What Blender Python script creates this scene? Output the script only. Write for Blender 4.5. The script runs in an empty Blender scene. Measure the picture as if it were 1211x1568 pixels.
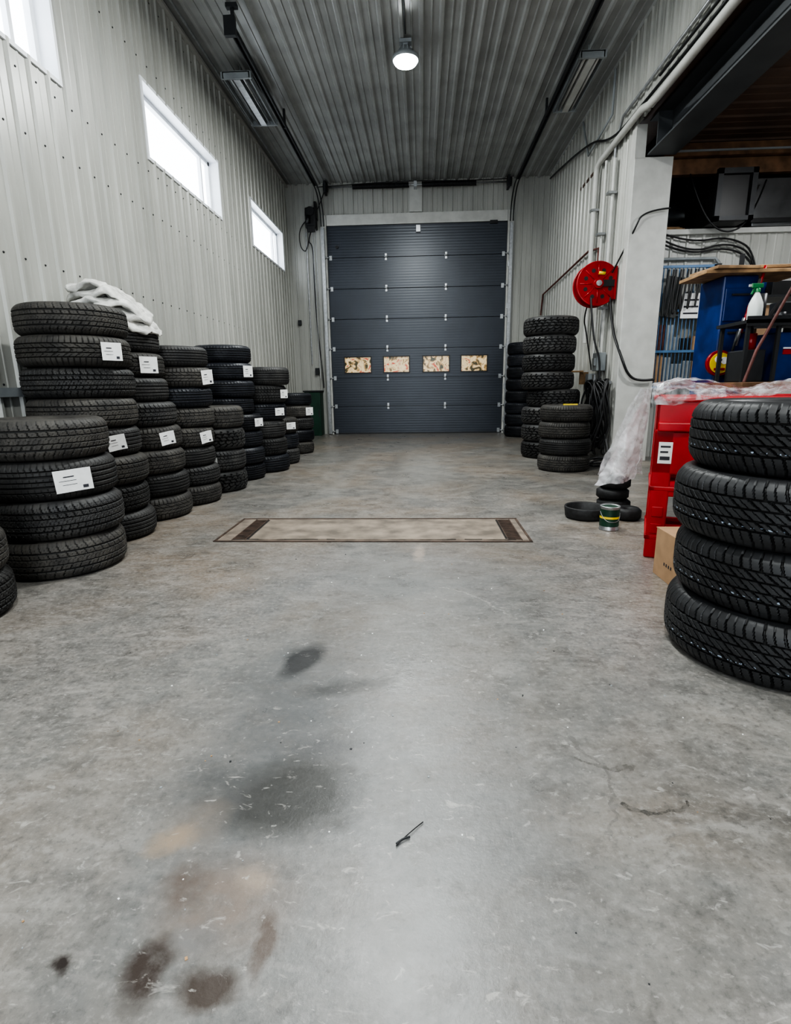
import bpy, bmesh, math, random
from mathutils import Vector, Matrix, noise
random.seed(7)
S=bpy.context.scene
COL=S.collection
pi=math.pi

# ------------------------------------------------------------------ helpers
def new_mat(name):
    m=bpy.data.materials.new(name); m.use_nodes=True
    nt=m.node_tree; b=nt.nodes['Principled BSDF']
    return m,nt,b
def mat(name,col,rough=.5,metal=0,var=.12,scale=6,bump=0,bscale=60,emit=None,estr=0,spec=None,col2=None,rvar=0):
    m,nt,b=new_mat(name)
    N=nt.nodes;L=nt.links
    tc=N.new('ShaderNodeTexCoord')
    nz=N.new('ShaderNodeTexNoise'); nz.inputs['Scale'].default_value=scale; nz.inputs['Detail'].default_value=6
    L.new(tc.outputs['Object'],nz.inputs['Vector'])
    r=N.new('ShaderNodeValToRGB')
    c1=[max(0,c*(1-var)) for c in col]; c2=list(col2) if col2 else [min(1,c*(1+var)) for c in col]
    r.color_ramp.elements[0].color=(*c1,1); r.color_ramp.elements[1].color=(*c2,1)
    r.color_ramp.elements[0].position=.35; r.color_ramp.elements[1].position=.65
    L.new(nz.outputs['Fac'],r.inputs['Fac']); L.new(r.outputs['Color'],b.inputs['Base Color'])
    b.inputs['Roughness'].default_value=rough; b.inputs['Metallic'].default_value=metal
    if spec is not None: b.inputs['Specular IOR Level'].default_value=spec
    if bump:
        n2=N.new('ShaderNodeTexNoise'); n2.inputs['Scale'].default_value=bscale; n2.inputs['Detail'].default_value=4
        L.new(tc.outputs['Object'],n2.inputs['Vector'])
        bp=N.new('ShaderNodeBump'); bp.inputs['Strength'].default_value=bump; bp.inputs['Distance'].default_value=.01
        L.new(n2.outputs['Fac'],bp.inputs['Height']); L.new(bp.outputs['Normal'],b.inputs['Normal'])
    if emit:
        b.inputs['Emission Color'].default_value=(*emit,1); b.inputs['Emission Strength'].default_value=estr
    return m
def group(name,loc=(0,0,0),rz=0):
    e=bpy.data.objects.new(name,None); e.location=loc; e.rotation_euler=(0,0,rz); e.empty_display_size=.1; COL.objects.link(e); return e
def obj_from_bm(name,bm,mats,parent=None,smooth=False,loc=None):
    me=bpy.data.meshes.new(name); bm.normal_update(); bm.to_mesh(me); bm.free()
    if not isinstance(mats,(list,tuple)): mats=[mats]
    for m in mats: me.materials.append(m)
    if smooth:
        for p in me.polygons: p.use_smooth=True
    o=bpy.data.objects.new(name,me); COL.objects.link(o)
    if parent: o.parent=parent
    if loc: o.location=loc
    return o
def bbox(bm,x0,x1,y0,y1,z0,z1,mi=0,rot=None,bev=0):
    r=bmesh.ops.create_cube(bm,size=1)
    vs=r['verts']
    bmesh.ops.scale(bm,vec=(x1-x0,y1-y0,z1-z0),verts=vs)
    fs={f for v in vs for f in v.link_faces}
    for f in fs: f.material_index=mi
    if bev:
        es={e for v in vs for e in v.link_edges}
        rr=bmesh.ops.bevel(bm,geom=list(es),offset=bev,segments=2,affect='EDGES',profile=.5)
        vs=list({v for f in rr['faces'] for v in f.verts}|{v for v in vs if v.is_valid})
        for v in vs:
            for f in v.link_faces: f.material_index=mi
    if rot: bmesh.ops.rotate(bm,cent=(0,0,0),matrix=rot,verts=vs)
    bmesh.ops.translate(bm,vec=((x0+x1)/2,(y0+y1)/2,(z0+z1)/2),verts=vs)
    return vs
def bcyl(bm,p0,p1,r0,r1=None,seg=20,mi=0,caps=True,smooth=True):
    if r1 is None:r1=r0
    p0=Vector(p0);p1=Vector(p1);d=p1-p0
    r=bmesh.ops.create_cone(bm,cap_ends=caps,segments=seg,radius1=r0,radius2=r1,depth=d.length)
    q=Vector((0,0,1)).rotation_difference(d.normalized())
    vs=r['verts']
    bmesh.ops.rotate(bm,cent=(0,0,0),matrix=q.to_matrix(),verts=vs)
    bmesh.ops.translate(bm,vec=(p0+p1)/2,verts=vs)
    for f in {f for v in vs for f in v.link_faces}:
        f.material_index=mi
        if smooth and len(f.verts)==4: f.smooth=True
    return vs
def boxobj(name,x0,x1,y0,y1,z0,z1,m,parent=None,bev=0):
    bm=bmesh.new(); bbox(bm,x0,x1,y0,y1,z0,z1,bev=bev); return obj_from_bm(name,bm,m,parent)
def lathe(bm,prof,cx,cy,z0,seg=32,mi=0,closed=False):
    rings=[]
    for r,z in prof:
        rings.append([bm.verts.new((cx+r*math.cos(2*pi*i/seg),cy+r*math.sin(2*pi*i/seg),z0+z)) for i in range(seg)])
    n=len(rings)
    for k in range(n if closed else n-1):
        a=rings[k];b=rings[(k+1)%n]
        for i in range(seg):
            f=bm.faces.new((a[i],a[(i+1)%seg],b[(i+1)%seg],b[i])); f.material_index=mi; f.smooth=True
    return rings
def tube(name,pts,r,m,parent=None,smooth=False,cyc=False):
    cu=bpy.data.curves.new(name,'CURVE'); cu.dimensions='3D'; cu.bevel_depth=r; cu.bevel_resolution=3; cu.use_fill_caps=True
    if smooth:
        sp=cu.splines.new('NURBS'); sp.points.add(len(pts)-1)
        for i,p in enumerate(pts): sp.points[i].co=(*p,1)
        sp.order_u=3; sp.use_endpoint_u=not cyc; sp.use_cyclic_u=cyc; sp.resolution_u=8
    else:
        sp=cu.splines.new('POLY'); sp.points.add(len(pts)-1)
        for i,p in enumerate(pts): sp.points[i].co=(*p,1)
        sp.use_cyclic_u=cyc
    cu.materials.append(m)
    o=bpy.data.objects.new(name,cu); COL.objects.link(o)
    if parent:o.parent=parent
    return o

# ------------------------------------------------------------------ materials
def liner(name,col,rough=.4,dirt=.25):
    m,nt,b=new_mat(name);N=nt.nodes;L=nt.links
    tc=N.new('ShaderNodeTexCoord')
    mp=N.new('ShaderNodeMapping'); mp.inputs['Scale'].default_value=(1.2,1.2,.35)
    L.new(tc.outputs['Object'],mp.inputs['Vector'])
    nz=N.new('ShaderNodeTexNoise'); nz.inputs['Scale'].default_value=2.2; nz.inputs['Detail'].default_value=7
    L.new(mp.outputs[0],nz.inputs['Vector'])
    r=N.new('ShaderNodeValToRGB'); r.color_ramp.elements[0].position=.3; r.color_ramp.elements[1].position=.62
    r.color_ramp.elements[0].color=(*[c*(1-dirt) for c in col],1); r.color_ramp.elements[1].color=(*col,1)
    L.new(nz.outputs['Fac'],r.inputs['Fac']); L.new(r.outputs['Color'],b.inputs['Base Color'])
    b.inputs['Roughness'].default_value=rough
    return m
M_wall=liner('painted_steel_liner',(.44,.44,.41),.32,.2)
M_ceil=liner('ceiling_steel',(.38,.385,.375),.24,.2)
M_white=mat('white_paint',(.50,.50,.475),.45,var=.08)
M_frame=mat('window_vinyl',(.8,.82,.85),.4,var=.03)
M_dark=mat('dark_steel',(.035,.037,.04),.45,.3)
M_black=mat('black_plastic',(.015,.015,.016),.4)
M_beam=mat('grey_painted_beam',(.055,.06,.065),.5,var=.15,scale=3)
M_galv=mat('galvanised_steel',(.42,.43,.44),.38,.8,var=.15,scale=20)
M_grey=mat('grey_enamel',(.28,.30,.31),.45)
M_red=mat('red_plastic',(.44,.010,.016),.42,var=.15)
M_redp=mat('red_enamel',(.34,.006,.010),.3,var=.1)
M_rust=mat('rusty_red_pipe',(.10,.03,.024),.55,var=.35,scale=20)
M_wood=mat('raw_wood',(.32,.20,.105),.7,var=.35,scale=9)
M_woodd=mat('aged_wood',(.16,.085,.045),.75,var=.35,scale=7)
M_card=mat('cardboard',(.42,.27,.16),.8,var=.08,scale=12)
M_blue=mat('blue_enamel',(.006,.028,.14),.35,var=.3)
M_blueb=mat('blue_bar',(.09,.19,.34),.4)
M_yellow=mat('yellow_paint',(.8,.6,.03),.5,var=.1)
M_green=mat('green_paint',(.012,.05,.03),.45,var=.2)
M_orange=mat('orange_plastic',(.60,.10,.02),.45)
M_paper=mat('paper',(.78,.78,.77),.7,var=.04,scale=30)
M_ink=mat('ink',(.04,.04,.05),.7)
M_cloth=mat('grey_blanket',(.56,.555,.53),.9,var=.3,scale=12,bump=.3,bscale=150)
M_rub=mat('black_rubber',(.02,.02,.021),.6,var=.3,scale=40)
M_brown=mat('brown_ceiling',(.085,.05,.035),.55,var=.25,scale=3)
M_void=mat('recess_painted_dark',(.03,.027,.025),.8)  # near-black colour paints the darkness inside the mezzanine recess
M_glow=mat('led_lens',(1,1,1),.4,emit=(.93,1,1),estr=60)
M_duct=mat('galvanised_duct',(.25,.26,.27),.25,.85,var=.2,scale=5)

def tyre_mat(name,top,low,rough,dust=(.10,.095,.085),chalk=False):
    m,nt,b=new_mat(name);N=nt.nodes;L=nt.links
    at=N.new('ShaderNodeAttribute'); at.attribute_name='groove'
    tc=N.new('ShaderNodeTexCoord')
    nz=N.new('ShaderNodeTexNoise'); nz.inputs['Scale'].default_value=9; nz.inputs['Detail'].default_value=8; nz.inputs['Roughness'].default_value=.65
    oi=N.new('ShaderNodeObjectInfo')
    ad=N.new('ShaderNodeVectorMath'); ad.operation='ADD'
    L.new(tc.outputs['Object'],ad.inputs[0]); L.new(oi.outputs['Location'],ad.inputs[1]); L.new(ad.outputs[0],nz.inputs['Vector'])
    mx=N.new('ShaderNodeMix'); mx.data_type='RGBA'; mx.inputs['A'].default_value=(*top,1); mx.inputs['B'].default_value=(*dust,1)
    mr=N.new('ShaderNodeMapRange'); mr.inputs['From Min'].default_value=.40; mr.inputs['From Max'].default_value=.72
    L.new(nz.outputs['Fac'],mr.inputs['Value']); L.new(mr.outputs['Result'],mx.inputs['Factor'])
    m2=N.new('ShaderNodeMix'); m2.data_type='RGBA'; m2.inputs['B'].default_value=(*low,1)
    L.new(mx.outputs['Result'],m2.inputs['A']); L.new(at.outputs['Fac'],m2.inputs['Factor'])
    m4=N.new('ShaderNodeMix'); m4.data_type='RGBA'; m4.blend_type='MULTIPLY'; m4.inputs['Factor'].default_value=1
    rr=N.new('ShaderNodeMapRange'); rr.inputs['To Min'].default_value=.65; rr.inputs['To Max'].default_value=1.4
    L.new(oi.outputs['Random'],rr.inputs['Value']); L.new(m2.outputs['Result'],m4.inputs['A']); L.new(rr.outputs['Result'],m4.inputs['B'])
    out=m4.outputs['Result']
    if chalk:
        out=m2.outputs['Result']
        sp=N.new('ShaderNodeSeparateXYZ'); L.new(tc.outputs['Object'],sp.inputs[0])
        n2=N.new('ShaderNodeTexNoise'); n2.inputs['Scale'].default_value=90; n2.inputs['Detail'].default_value=2
        L.new(tc.outputs['Object'],n2.inputs['Vector'])
        g=N.new('ShaderNodeMath'); g.operation='GREATER_THAN'; g.inputs[1].default_value=.58; L.new(n2.outputs['Fac'],g.inputs[0])
        c1=N.new('ShaderNodeMath'); c1.operation='COMPARE'; c1.inputs[1].default_value=-.034; c1.inputs[2].default_value=.0022; L.new(sp.outputs['Z'],c1.inputs[0])
        mu=N.new('ShaderNodeMath'); mu.operation='MULTIPLY'; L.new(g.outputs[0],mu.inputs[0]); L.new(c1.outputs[0],mu.inputs[1])
        m3=N.new('ShaderNodeMix'); m3.data_type='RGBA'; m3.inputs['B'].default_value=(.26,.31,.38,1)
        L.new(out,m3.inputs['A']); L.new(mu.outputs[0],m3.inputs['Factor']); out=m3.outputs['Result']
    L.new(out,b.inputs['Base Color'])
    b.inputs['Roughness'].default_value=rough; b.inputs['Specular IOR Level'].default_value=.4
    return m
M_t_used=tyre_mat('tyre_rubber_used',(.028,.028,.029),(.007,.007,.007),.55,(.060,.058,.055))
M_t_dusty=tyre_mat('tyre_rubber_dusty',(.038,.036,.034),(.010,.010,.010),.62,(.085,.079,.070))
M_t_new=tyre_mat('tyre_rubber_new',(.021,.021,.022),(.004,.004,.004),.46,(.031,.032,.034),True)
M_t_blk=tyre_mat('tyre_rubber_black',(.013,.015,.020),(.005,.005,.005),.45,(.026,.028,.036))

# ------------------------------------------------------------------ tyres
fr=lambda x:x-math.floor(x)
def p_winter(u,v,K):
    d=0
    if abs(abs(v)-.22)<.04 or abs(abs(v)-.62)<.035: d=1
    band=0 if abs(v)<.22 else (1 if abs(v)<.62 else 2)
    sg=1 if v>0 else -1
    ph=fr(u*K+(.5 if band==1 else 0)+.8*abs(v)+.12*sg)
    if ph<.15: d=max(d,.9 if band else .5)
    elif .5<=ph<.6: d=max(d,.3)
    return d
def p_rib(u,v,K):
    d=0
    if abs(v)<.035 or abs(abs(v)-.34)<.04 or abs(abs(v)-.68)<.035: d=1
    ph=fr(u*K+v*.8)
    if abs(v)>.7 and ph<.2: d=max(d,.6)
    elif ph<.12: d=max(d,.3)
    return d
def p_season(u,v,K):
    d=0
    if abs(abs(v)-.18)<.04 or abs(abs(v)-.58)<.04: d=1
    if abs(v)>.62 and fr(u*K+.1*v)<.2: d=max(d,.8)
    if abs(v)<=.62:
        ph=fr(u*K*.5+abs(v)*1.6)
        if ph<.1: d=max(d,.6)
        elif .5<ph<.57: d=max(d,.3)
    return d
def p_at(u,v,K):
    zz=.14*math.sin(u*K*2*pi)
    e2=fr((v+1)*2.5+zz)
    d=0
    if (e2<.2) and .3<(v+1)*2.5<4.8: d=1
    ph=fr(u*K+.5*(int(math.floor((v+1)*2.5+zz))%2)+.25*math.sin(v*5))
    if ph<.24: d=1
    return d
def p_new(u,v,K):
    d=0
    if abs(abs(v)-.20)<.035 or abs(abs(v)-.58)<.035: d=1
    if abs(v)>.60:
        ph=fr(u*K*.5+ (v*.4))
        if ph<.12: d=1
        elif .5<ph<.57: d=max(d,.5)
    elif abs(v)<.2:
        ph=fr(u*K*.5+v*1.9)
        if ph<.10: d=max(d,.8)
        elif .5<ph<.57: d=max(d,.4)
    else:
        ph=fr(u*K*.5+v*1.9)
        if ph<.15: d=max(d,.9)
        elif .5<ph<.57: d=max(d,.5)
    return d
R0,H0,RB0=.33,.10,.205
def tire_mesh(name,pat,K,mult,M,depth,m,hole=RB0,ztf=.76):
    N=K*mult; R,h,r0=R0,H0,hole; w=R-r0
    rows=[]
    zt=ztf*h
    f=[.035,.075,.13,.20,.26,.28,.32,.45,.6,.70,.715,.75,.88,1.0]; zz=[ztf+.05,.87,.925,.965,.985,.995,1.0,1.0,.985,.955,.97,.93,.87,.78]
    side=[(R-.012-w*a,h*b) for a,b in zip(f,zz)]
    inner=[(r0-.003,.70*h),(r0+.008,.64*h),(r0+.35*w,.80*h),(r0+.65*w,.80*h),(R-.03,.6*h),(R-.022,0)]
    for j in range(M+1):
        v=-1+2*j/M; rows.append((R-.009*v**6-.003*v*v,zt*v,1,v))
    for k,(r,z) in enumerate(side): rows.append((r,z,2 if k<3 else 0,1.0))
    for r,z in inner: rows.append((r,z,0,0))
    for r,z in reversed(inner[:-1]): rows.append((r,-z,0,0))
    for k,(r,z) in reversed(list(enumerate(side))): rows.append((r,-z,2 if k<3 else 0,-1.0))
    verts=[];gr=[]
    for (r,z,kd,v) in rows:
        for i in range(N):
            u=i/N; d=0
            if kd: d=pat(u,max(-.98,min(.98,v)),K)
            rr=r-depth*d*(1 if kd==1 else .6)
            a=2*pi*u
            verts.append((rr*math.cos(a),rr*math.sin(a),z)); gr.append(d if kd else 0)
    nr=len(rows);faces=[]
    for k in range(nr):
        k2=(k+1)%nr
        for i in range(N):
            i2=(i+1)%N
            faces.append((k*N+i,k*N+i2,k2*N+i2,k2*N+i))
    me=bpy.data.meshes.new(name); me.from_pydata(verts,[],faces); me.update()
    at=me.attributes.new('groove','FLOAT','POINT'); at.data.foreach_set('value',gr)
    sm=[True]*len(faces)
    for k in range(nr):
        if rows[k][2]==1: 
            for i in range(N): sm[k*N+i]=False
    me.polygons.foreach_set('use_smooth',sm)
    me.materials.append(m); return me
T={}
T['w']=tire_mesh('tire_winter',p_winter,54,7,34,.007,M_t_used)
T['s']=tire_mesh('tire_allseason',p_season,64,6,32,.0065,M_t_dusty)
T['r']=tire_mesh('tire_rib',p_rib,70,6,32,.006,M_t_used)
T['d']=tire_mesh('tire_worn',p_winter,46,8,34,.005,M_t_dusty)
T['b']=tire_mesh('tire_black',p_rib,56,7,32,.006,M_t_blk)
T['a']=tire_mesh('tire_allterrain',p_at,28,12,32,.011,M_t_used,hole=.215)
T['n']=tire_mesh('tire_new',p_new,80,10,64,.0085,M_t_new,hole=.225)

def label_mesh(bm,R,th,z,w,h,tilt):
    def P(a,b,o):
        ca,sa=math.cos(tilt),math.sin(tilt)
        s=a*ca-b*sa; t=a*sa+b*ca
        ang=th+s/R
        rr=R+.005+o+.035*max(0,(a/w+.1))**2*2
        return (rr*math.cos(ang),rr*math.sin(ang),z+t)
    def patch(a0,a1,b0,b1,o,mi,na,nb):
        g=[[bm.verts.new(P(a0+(a1-a0)*i/na,b0+(b1-b0)*j/nb,o)) for i in range(na+1)] for j in range(nb+1)]
        for j in range(nb):
            for i in range(na):
                f=bm.faces.new((g[j][i],g[j][i+1],g[j+1][i+1],g[j+1][i])); f.material_index=mi
    patch(-w/2,w/2,-h/2,h/2,0,0,8,4)
    patch(-w*.25,w*.05,h*.16,h*.21,.0015,1,3,1)
    patch(-w*.38,w*.10,-h*.0,h*.02,.0015,1,5,1)
    patch(-w*.30,w*.1,-h*.18,-h*.16,.0015,1,4,1)
    patch(w*.24,w*.38,-h*.4,-h*.26,.0015,1,2,1)
def stack(x,y,R,n,kinds,height,labels=(),offs=None,jit=.014):
    g=group('tire_stack',(x,y,0))
    h=height/n/2
    for i in range(n):
        k=kinds[i%len(kinds)]
        o=bpy.data.objects.new('tire_%d'%(i+1),T[k]); COL.objects.link(o); o.parent=g
        ox=offs[i] if offs else 0
        rs=random.uniform(.98,1.02)
        o.location=(ox+random.uniform(-jit,jit),random.uniform(-jit,jit),h*(2*i+1)+.001)
        o.rotation_euler=(0,0,random.uniform(0,6.28))
        o.scale=(R/R0*rs,R/R0*rs,h/H0*.985)
        for (li,th,w,hh,tl) in labels:
            if li==i:
                bm=bmesh.new(); label_mesh(bm,R*rs,math.radians(th),h*(2*i+1),w,hh,tl)
                obj_from_bm('paper_tag',bm,[M_paper,M_ink],g,loc=(o.location.x,o.location.y,0))
    return g
stack(-2.22,2.13,.33,3,'wsw',.60)
stack(-2.13,2.92,.335,4,'dwrd',.86,[(2,-38,.17,.12,.06)])
stack(-2.29,3.55,.333,8,'rwdrdwsd',1.53,[(6,-22,.12,.11,.0),(3,-30,.11,.10,.15)],offs=[.04,.03,.03,.0,0,0,0,0])
stack(-2.29,4.17,.325,8,'srdswrdr',1.46,[(6,-25,.13,.12,0),(3,-25,.11,.10,.15)],offs=[.05,.04,.03,.0,0,-.03,-.05,-.08])
stack(-2.19,4.72,.31,8,'swrddbsr',1.36,[(6,-12,.12,.12,.1),(3,-20,.11,.10,.15)])
stack(-2.11,5.32,.315,4,'awad',.84,[(1,-75,.12,.09,0)])
stack(-2.20,5.98,.315,8,'bbbbbbbb',1.46,[(6,-20,.12,.12,0),(3,-15,.12,.09,0)],offs=[.08,.08,.07,.06,0,0,0,0])
stack(-2.0,6.58,.31,6,'bwrbwr',1.25,[(4,-15,.12,.10,0),(3,-30,.12,.09,0)],offs=[0,0,0,0,.02,.08])
stack(-2.0,7.24,.30,3,'wbs',.62,[(2,-35,.13,.09,0)])
stack(-2.3,7.86,.24,4,'bwsb',.85)
stack(-2.04,8.42,.31,5,'sbwsb',.93,[(3,-20,.16,.12,0)])
stack(1.33,1.93,.372,4,'nnnn',.94)
stack(1.70,6.50,.30,4,'srss',.77)
stack(1.74,7.72,.36,8,'aaaaaaaa',1.88,offs=[.04,.03,.02,.08,0,0,0,0])
stack(1.98,10.9,.33,8,'bbbbbbbb',1.80)
boxobj('yellow_tire_crayon',1.62,1.78,6.30,6.32,.771,.785,M_yellow)

# ------------------------------------------------------------------ floor
def floor_mat():
    m,nt,b=new_mat('polished_concrete');N=nt.nodes;L=nt.links
    tc=N.new('ShaderNodeTexCoord')
    def noise_(s,d=8,r=.6,dist=0,vec=None):
        n=N.new('ShaderNodeTexNoise'); n.inputs['Scale'].default_value=s; n.inputs['Detail'].default_value=d; n.inputs['Roughness'].default_value=r; n.inputs['Distortion'].default_value=dist
        L.new(vec or tc.outputs['Object'],n.inputs['Vector']); return n
    def mixc(a,bb,fac,mode='MIX'):
        x=N.new('ShaderNodeMix'); x.data_type='RGBA'; x.blend_type=mode
        for sock,val in (('A',a),('B',bb)):
            if isinstance(val,tuple): x.inputs[sock].default_value=(*val,1)
            else: L.new(val,x.inputs[sock])
        if isinstance(fac,float): x.inputs['Factor'].default_value=fac
        else: L.new(fac,x.inputs['Factor'])
        return x.outputs['Result']
    def mr(v,a,bb,c=0,d=1):
        x=N.new('ShaderNodeMapRange'); x.inputs['From Min'].default_value=a;x.inputs['From Max'].default_value=bb;x.inputs['To Min'].default_value=c;x.inputs['To Max'].default_value=d
        L.new(v,x.inputs['Value']); return x.outputs['Result']
    def mapping(loc,rot,scale):
        mp=N.new('ShaderNodeMapping'); mp.inputs['Location'].default_value=loc; mp.inputs['Rotation'].default_value=rot; mp.inputs['Scale'].default_value=scale
        L.new(tc.outputs['Object'],mp.inputs['Vector']); return mp.outputs[0]
    big=noise_(.9,5,.55,.4); mid=noise_(3.2,10,.7,.3); mid2=noise_(9,8,.7,.2,mapping((3,1,0),(0,0,.5),(1,1.3,1))); fine=noise_(48,6,.72)
    smear=noise_(5,7,.62,.8,mapping((2,8,0),(0,0,-.5),(1,2.6,1))); smear2=noise_(6,7,.62,.8,mapping((9,3,0),(0,0,.8),(1,2.8,1)))
    fleck=noise_(26,4,.6,.6,mapping((0,5,0),(0,0,.9),(1,1.6,1))); fleck2=noise_(17,5,.65,.9,mapping((7,5,0),(0,0,-.6),(1,1.9,1)))
    c=mixc((.168,.163,.153),(.210,.176,.143),mr(big.outputs['Fac'],.44,.60))
    c=mixc(c,(.27,.25,.225),mr(mid.outputs['Fac'],.50,.68,0,.7))
    c=mixc(c,(.115,.108,.10),mr(mid.outputs['Fac'],.32,.47,.55,0))
    c=mixc(c,(.31,.295,.275),mr(smear.outputs['Fac'],.54,.68,0,.6))
    c=mixc(c,(.29,.27,.25),mr(smear2.outputs['Fac'],.55,.70,0,.6))
    c=mixc(c,(.27,.25,.228),mr(mid2.outputs['Fac'],.51,.64,0,.5))
    c=mixc(c,(.085,.08,.075),mr(mid2.outputs['Fac'],.36,.47,.5,0))
    c=mixc(c,(.33,.315,.295),mr(fine.outputs['Fac'],.53,.64,0,.5))
    c=mixc(c,(.07,.066,.062),mr(fine.outputs['Fac'],.35,.47,.55,0))
    warp=noise_(7,6,.6)
    def warpv(amt):
        sub=N.new('ShaderNodeVectorMath'); sub.operation='SUBTRACT'; sub.inputs[1].default_value=(.5,.5,.5); L.new(warp.outputs['Color'],sub.inputs[0])
        sc=N.new('ShaderNodeVectorMath'); sc.operation='SCALE'; sc.inputs['Scale'].default_value=amt; L.new(sub.outputs[0],sc.inputs[0])
        ad=N.new('ShaderNodeVectorMath'); ad.operation='ADD'; L.new(tc.outputs['Object'],ad.inputs[0]); L.new(sc.outputs[0],ad.inputs[1]); return ad.outputs[0]
    WB=warpv(.22); WS=warpv(.11)
    brk=mr(mid2.outputs['Fac'],.36,.50,.5,1)
    def stain_or_sheen(c,x,y,rx,ry,col,st,soft=.35,rot=0,broken=True):
        mp=N.new('ShaderNodeMapping'); mp.vector_type='TEXTURE'; mp.inputs['Location'].default_value=(x,y,0); mp.inputs['Scale'].default_value=(rx,ry,1); mp.inputs['Rotation'].default_value=(0,0,rot)
        L.new(WS if max(rx,ry)<.22 else WB,mp.inputs['Vector'])
        ml=N.new('ShaderNodeVectorMath'); ml.operation='MULTIPLY'; ml.inputs[1].default_value=(1,1,0); L.new(mp.outputs[0],ml.inputs[0])
        ln=N.new('ShaderNodeVectorMath'); ln.operation='LENGTH'; L.new(ml.outputs[0],ln.inputs[0])
        f=mr(ln.outputs['Value'],1-soft,1+soft*.4,st,0)
        if not broken: return mixc(c,col,f)
        mu=N.new('ShaderNodeMath'); mu.operation='MULTIPLY'; L.new(f,mu.inputs[0]); L.new(brk,mu.inputs[1])
        return mixc(c,col,mu.outputs[0])
    c=stain_or_sheen(c,-.1,1.6,.75,1.9,(.142,.150,.153),.55,.9)
    c=stain_or_sheen(c,-.15,2.75,.75,.5,(.205,.207,.205),.5,.8)
    c=stain_or_sheen(c,-.42,1.45,.26,.60,(.080,.086,.091),.6,.8)
    c=stain_or_sheen(c,.05,1.0,.3,.6,(.17,.176,.18),.4,.8)
    c=stain_or_sheen(c,.0,.75,.12,.25,(.26,.262,.26),.5,.8)  # pale patch paints the lamp's sheen into the concrete colour
    c=stain_or_sheen(c,-.457,1.80,.065,.14,(.028,.028,.029),.9,.4,-.3,False)
    c=stain_or_sheen(c,-.27,1.63,.16,.05,(.045,.045,.044),.8,.6,.3)
    c=stain_or_sheen(c,-.33,1.12,.18,.145,(.030,.029,.026),.85,.4,.2,False)
    c=stain_or_sheen(c,-.52,1.13,.09,.13,(.055,.055,.055),.7,.6,.2)
    c=stain_or_sheen(c,-.28,1.30,.12,.07,(.07,.07,.072),.6,.7,.2)
    c=stain_or_sheen(c,-.57,.985,.055,.045,(.30,.225,.155),.75,.6)
    c=stain_or_sheen(c,-.54,1.02,.08,.09,(.20,.16,.125),.5,.8)
    c=stain_or_sheen(c,-.40,.83,.14,.11,(.17,.128,.10),.7,.7)
    c=stain_or_sheen(c,-.34,.88,.045,.04,(.31,.25,.195),.6,.7)
    c=stain_or_sheen(c,-.49,.86,.05,.05,(.085,.06,.048),.7,.6)
    c=stain_or_sheen(c,-.49,.70,.045,.07,(.035,.022,.016),.95,.5)
    c=stain_or_sheen(c,-.37,.68,.06,.03,(.045,.03,.022),.9,.5)
    c=stain_or_sheen(c,-.30,.76,.022,.06,(.08,.055,.042),.8,.5)
    c=stain_or_sheen(c,-.42,.76,.05,.04,(.15,.15,.15),.6,.5)
    c=stain_or_sheen(c,-.645,.706,.024,.018,(.022,.015,.012),1.,.5,0,False)
    c=stain_or_sheen(c,-.02,3.14,.035,.16,(.34,.29,.25),.8,.5)
    c=stain_or_sheen(c,.0,6.8,.35,1.8,(.28,.275,.26),.5,.8)
    c=stain_or_sheen(c,-.9,6.2,.12,2.2,(.28,.275,.26),.4,.8)
    c=stain_or_sheen(c,-.35,7.2,.12,1.3,(.10,.095,.09),.5,.8)
    c=mixc(c,(.42,.41,.39),mr(fleck.outputs['Fac'],.65,.70,0,.45))
    c=mixc(c,(.38,.365,.34),mr(fleck2.outputs['Fac'],.62,.70,0,.6))
    def arc(c,x,y,r,wd,a0,a1,col,st):
        mp=N.new('ShaderNodeMapping'); mp.inputs['Location'].default_value=(-x,-y,0); L.new(WS,mp.inputs['Vector'])
        ml=N.new('ShaderNodeVectorMath'); ml.operation='MULTIPLY'; ml.inputs[1].default_value=(1,1,0); L.new(mp.outputs[0],ml.inputs[0])
        ln=N.new('ShaderNodeVectorMath'); ln.operation='LENGTH'; L.new(ml.outputs[0],ln.inputs[0])
        cp=N.new('ShaderNodeMath'); cp.operation='COMPARE'; cp.inputs[1].default_value=r; cp.inputs[2].default_value=wd; L.new(ln.outputs['Value'],cp.inputs[0])
        gr=N.new('ShaderNodeSeparateXYZ'); L.new(mp.outputs[0],gr.inputs[0])
        at=N.new('ShaderNodeMath'); at.operation='ARCTAN2'; L.new(gr.outputs['Y'],at.inputs[0]); L.new(gr.outputs['X'],at.inputs[1])
        cc=N.new('ShaderNodeMath'); cc.operation='COMPARE'; cc.inputs[1].default_value=(a0+a1)/2; cc.inputs[2].default_value=(a1-a0)/2; L.new(at.outputs[0],cc.inputs[0])
        mu=N.new('ShaderNodeMath'); mu.operation='MULTIPLY'; L.new(cp.outputs[0],mu.inputs[0]); L.new(cc.outputs[0],mu.inputs[1])
        m2=N.new('ShaderNodeMath'); m2.operation='MULTIPLY'; L.new(mu.outputs[0],m2.inputs[0]); L.new(mr(fine.outputs['Fac'],.4,.55,0,st),m2.inputs[1])
        return mixc(c,col,m2.outputs[0])
    c=arc(c,.56,1.22,.12,.006,-2.2,-.7,(.05,.047,.043),.9)
    c=arc(c,.50,1.35,.10,.005,-2.6,-.9,(.06,.055,.05),.7)
    c=arc(c,.2,1.2,.28,.005,-.6,.7,(.09,.085,.08),.6)
    c=arc(c,-.1,2.1,.5,.006,.3,1.2,(.33,.32,.3),.6)
    L.new(c,b.inputs['Base Color'])
    L.new(mr(mid.outputs['Fac'],.3,.7,.24,.44),b.inputs['Roughness'])
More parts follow.
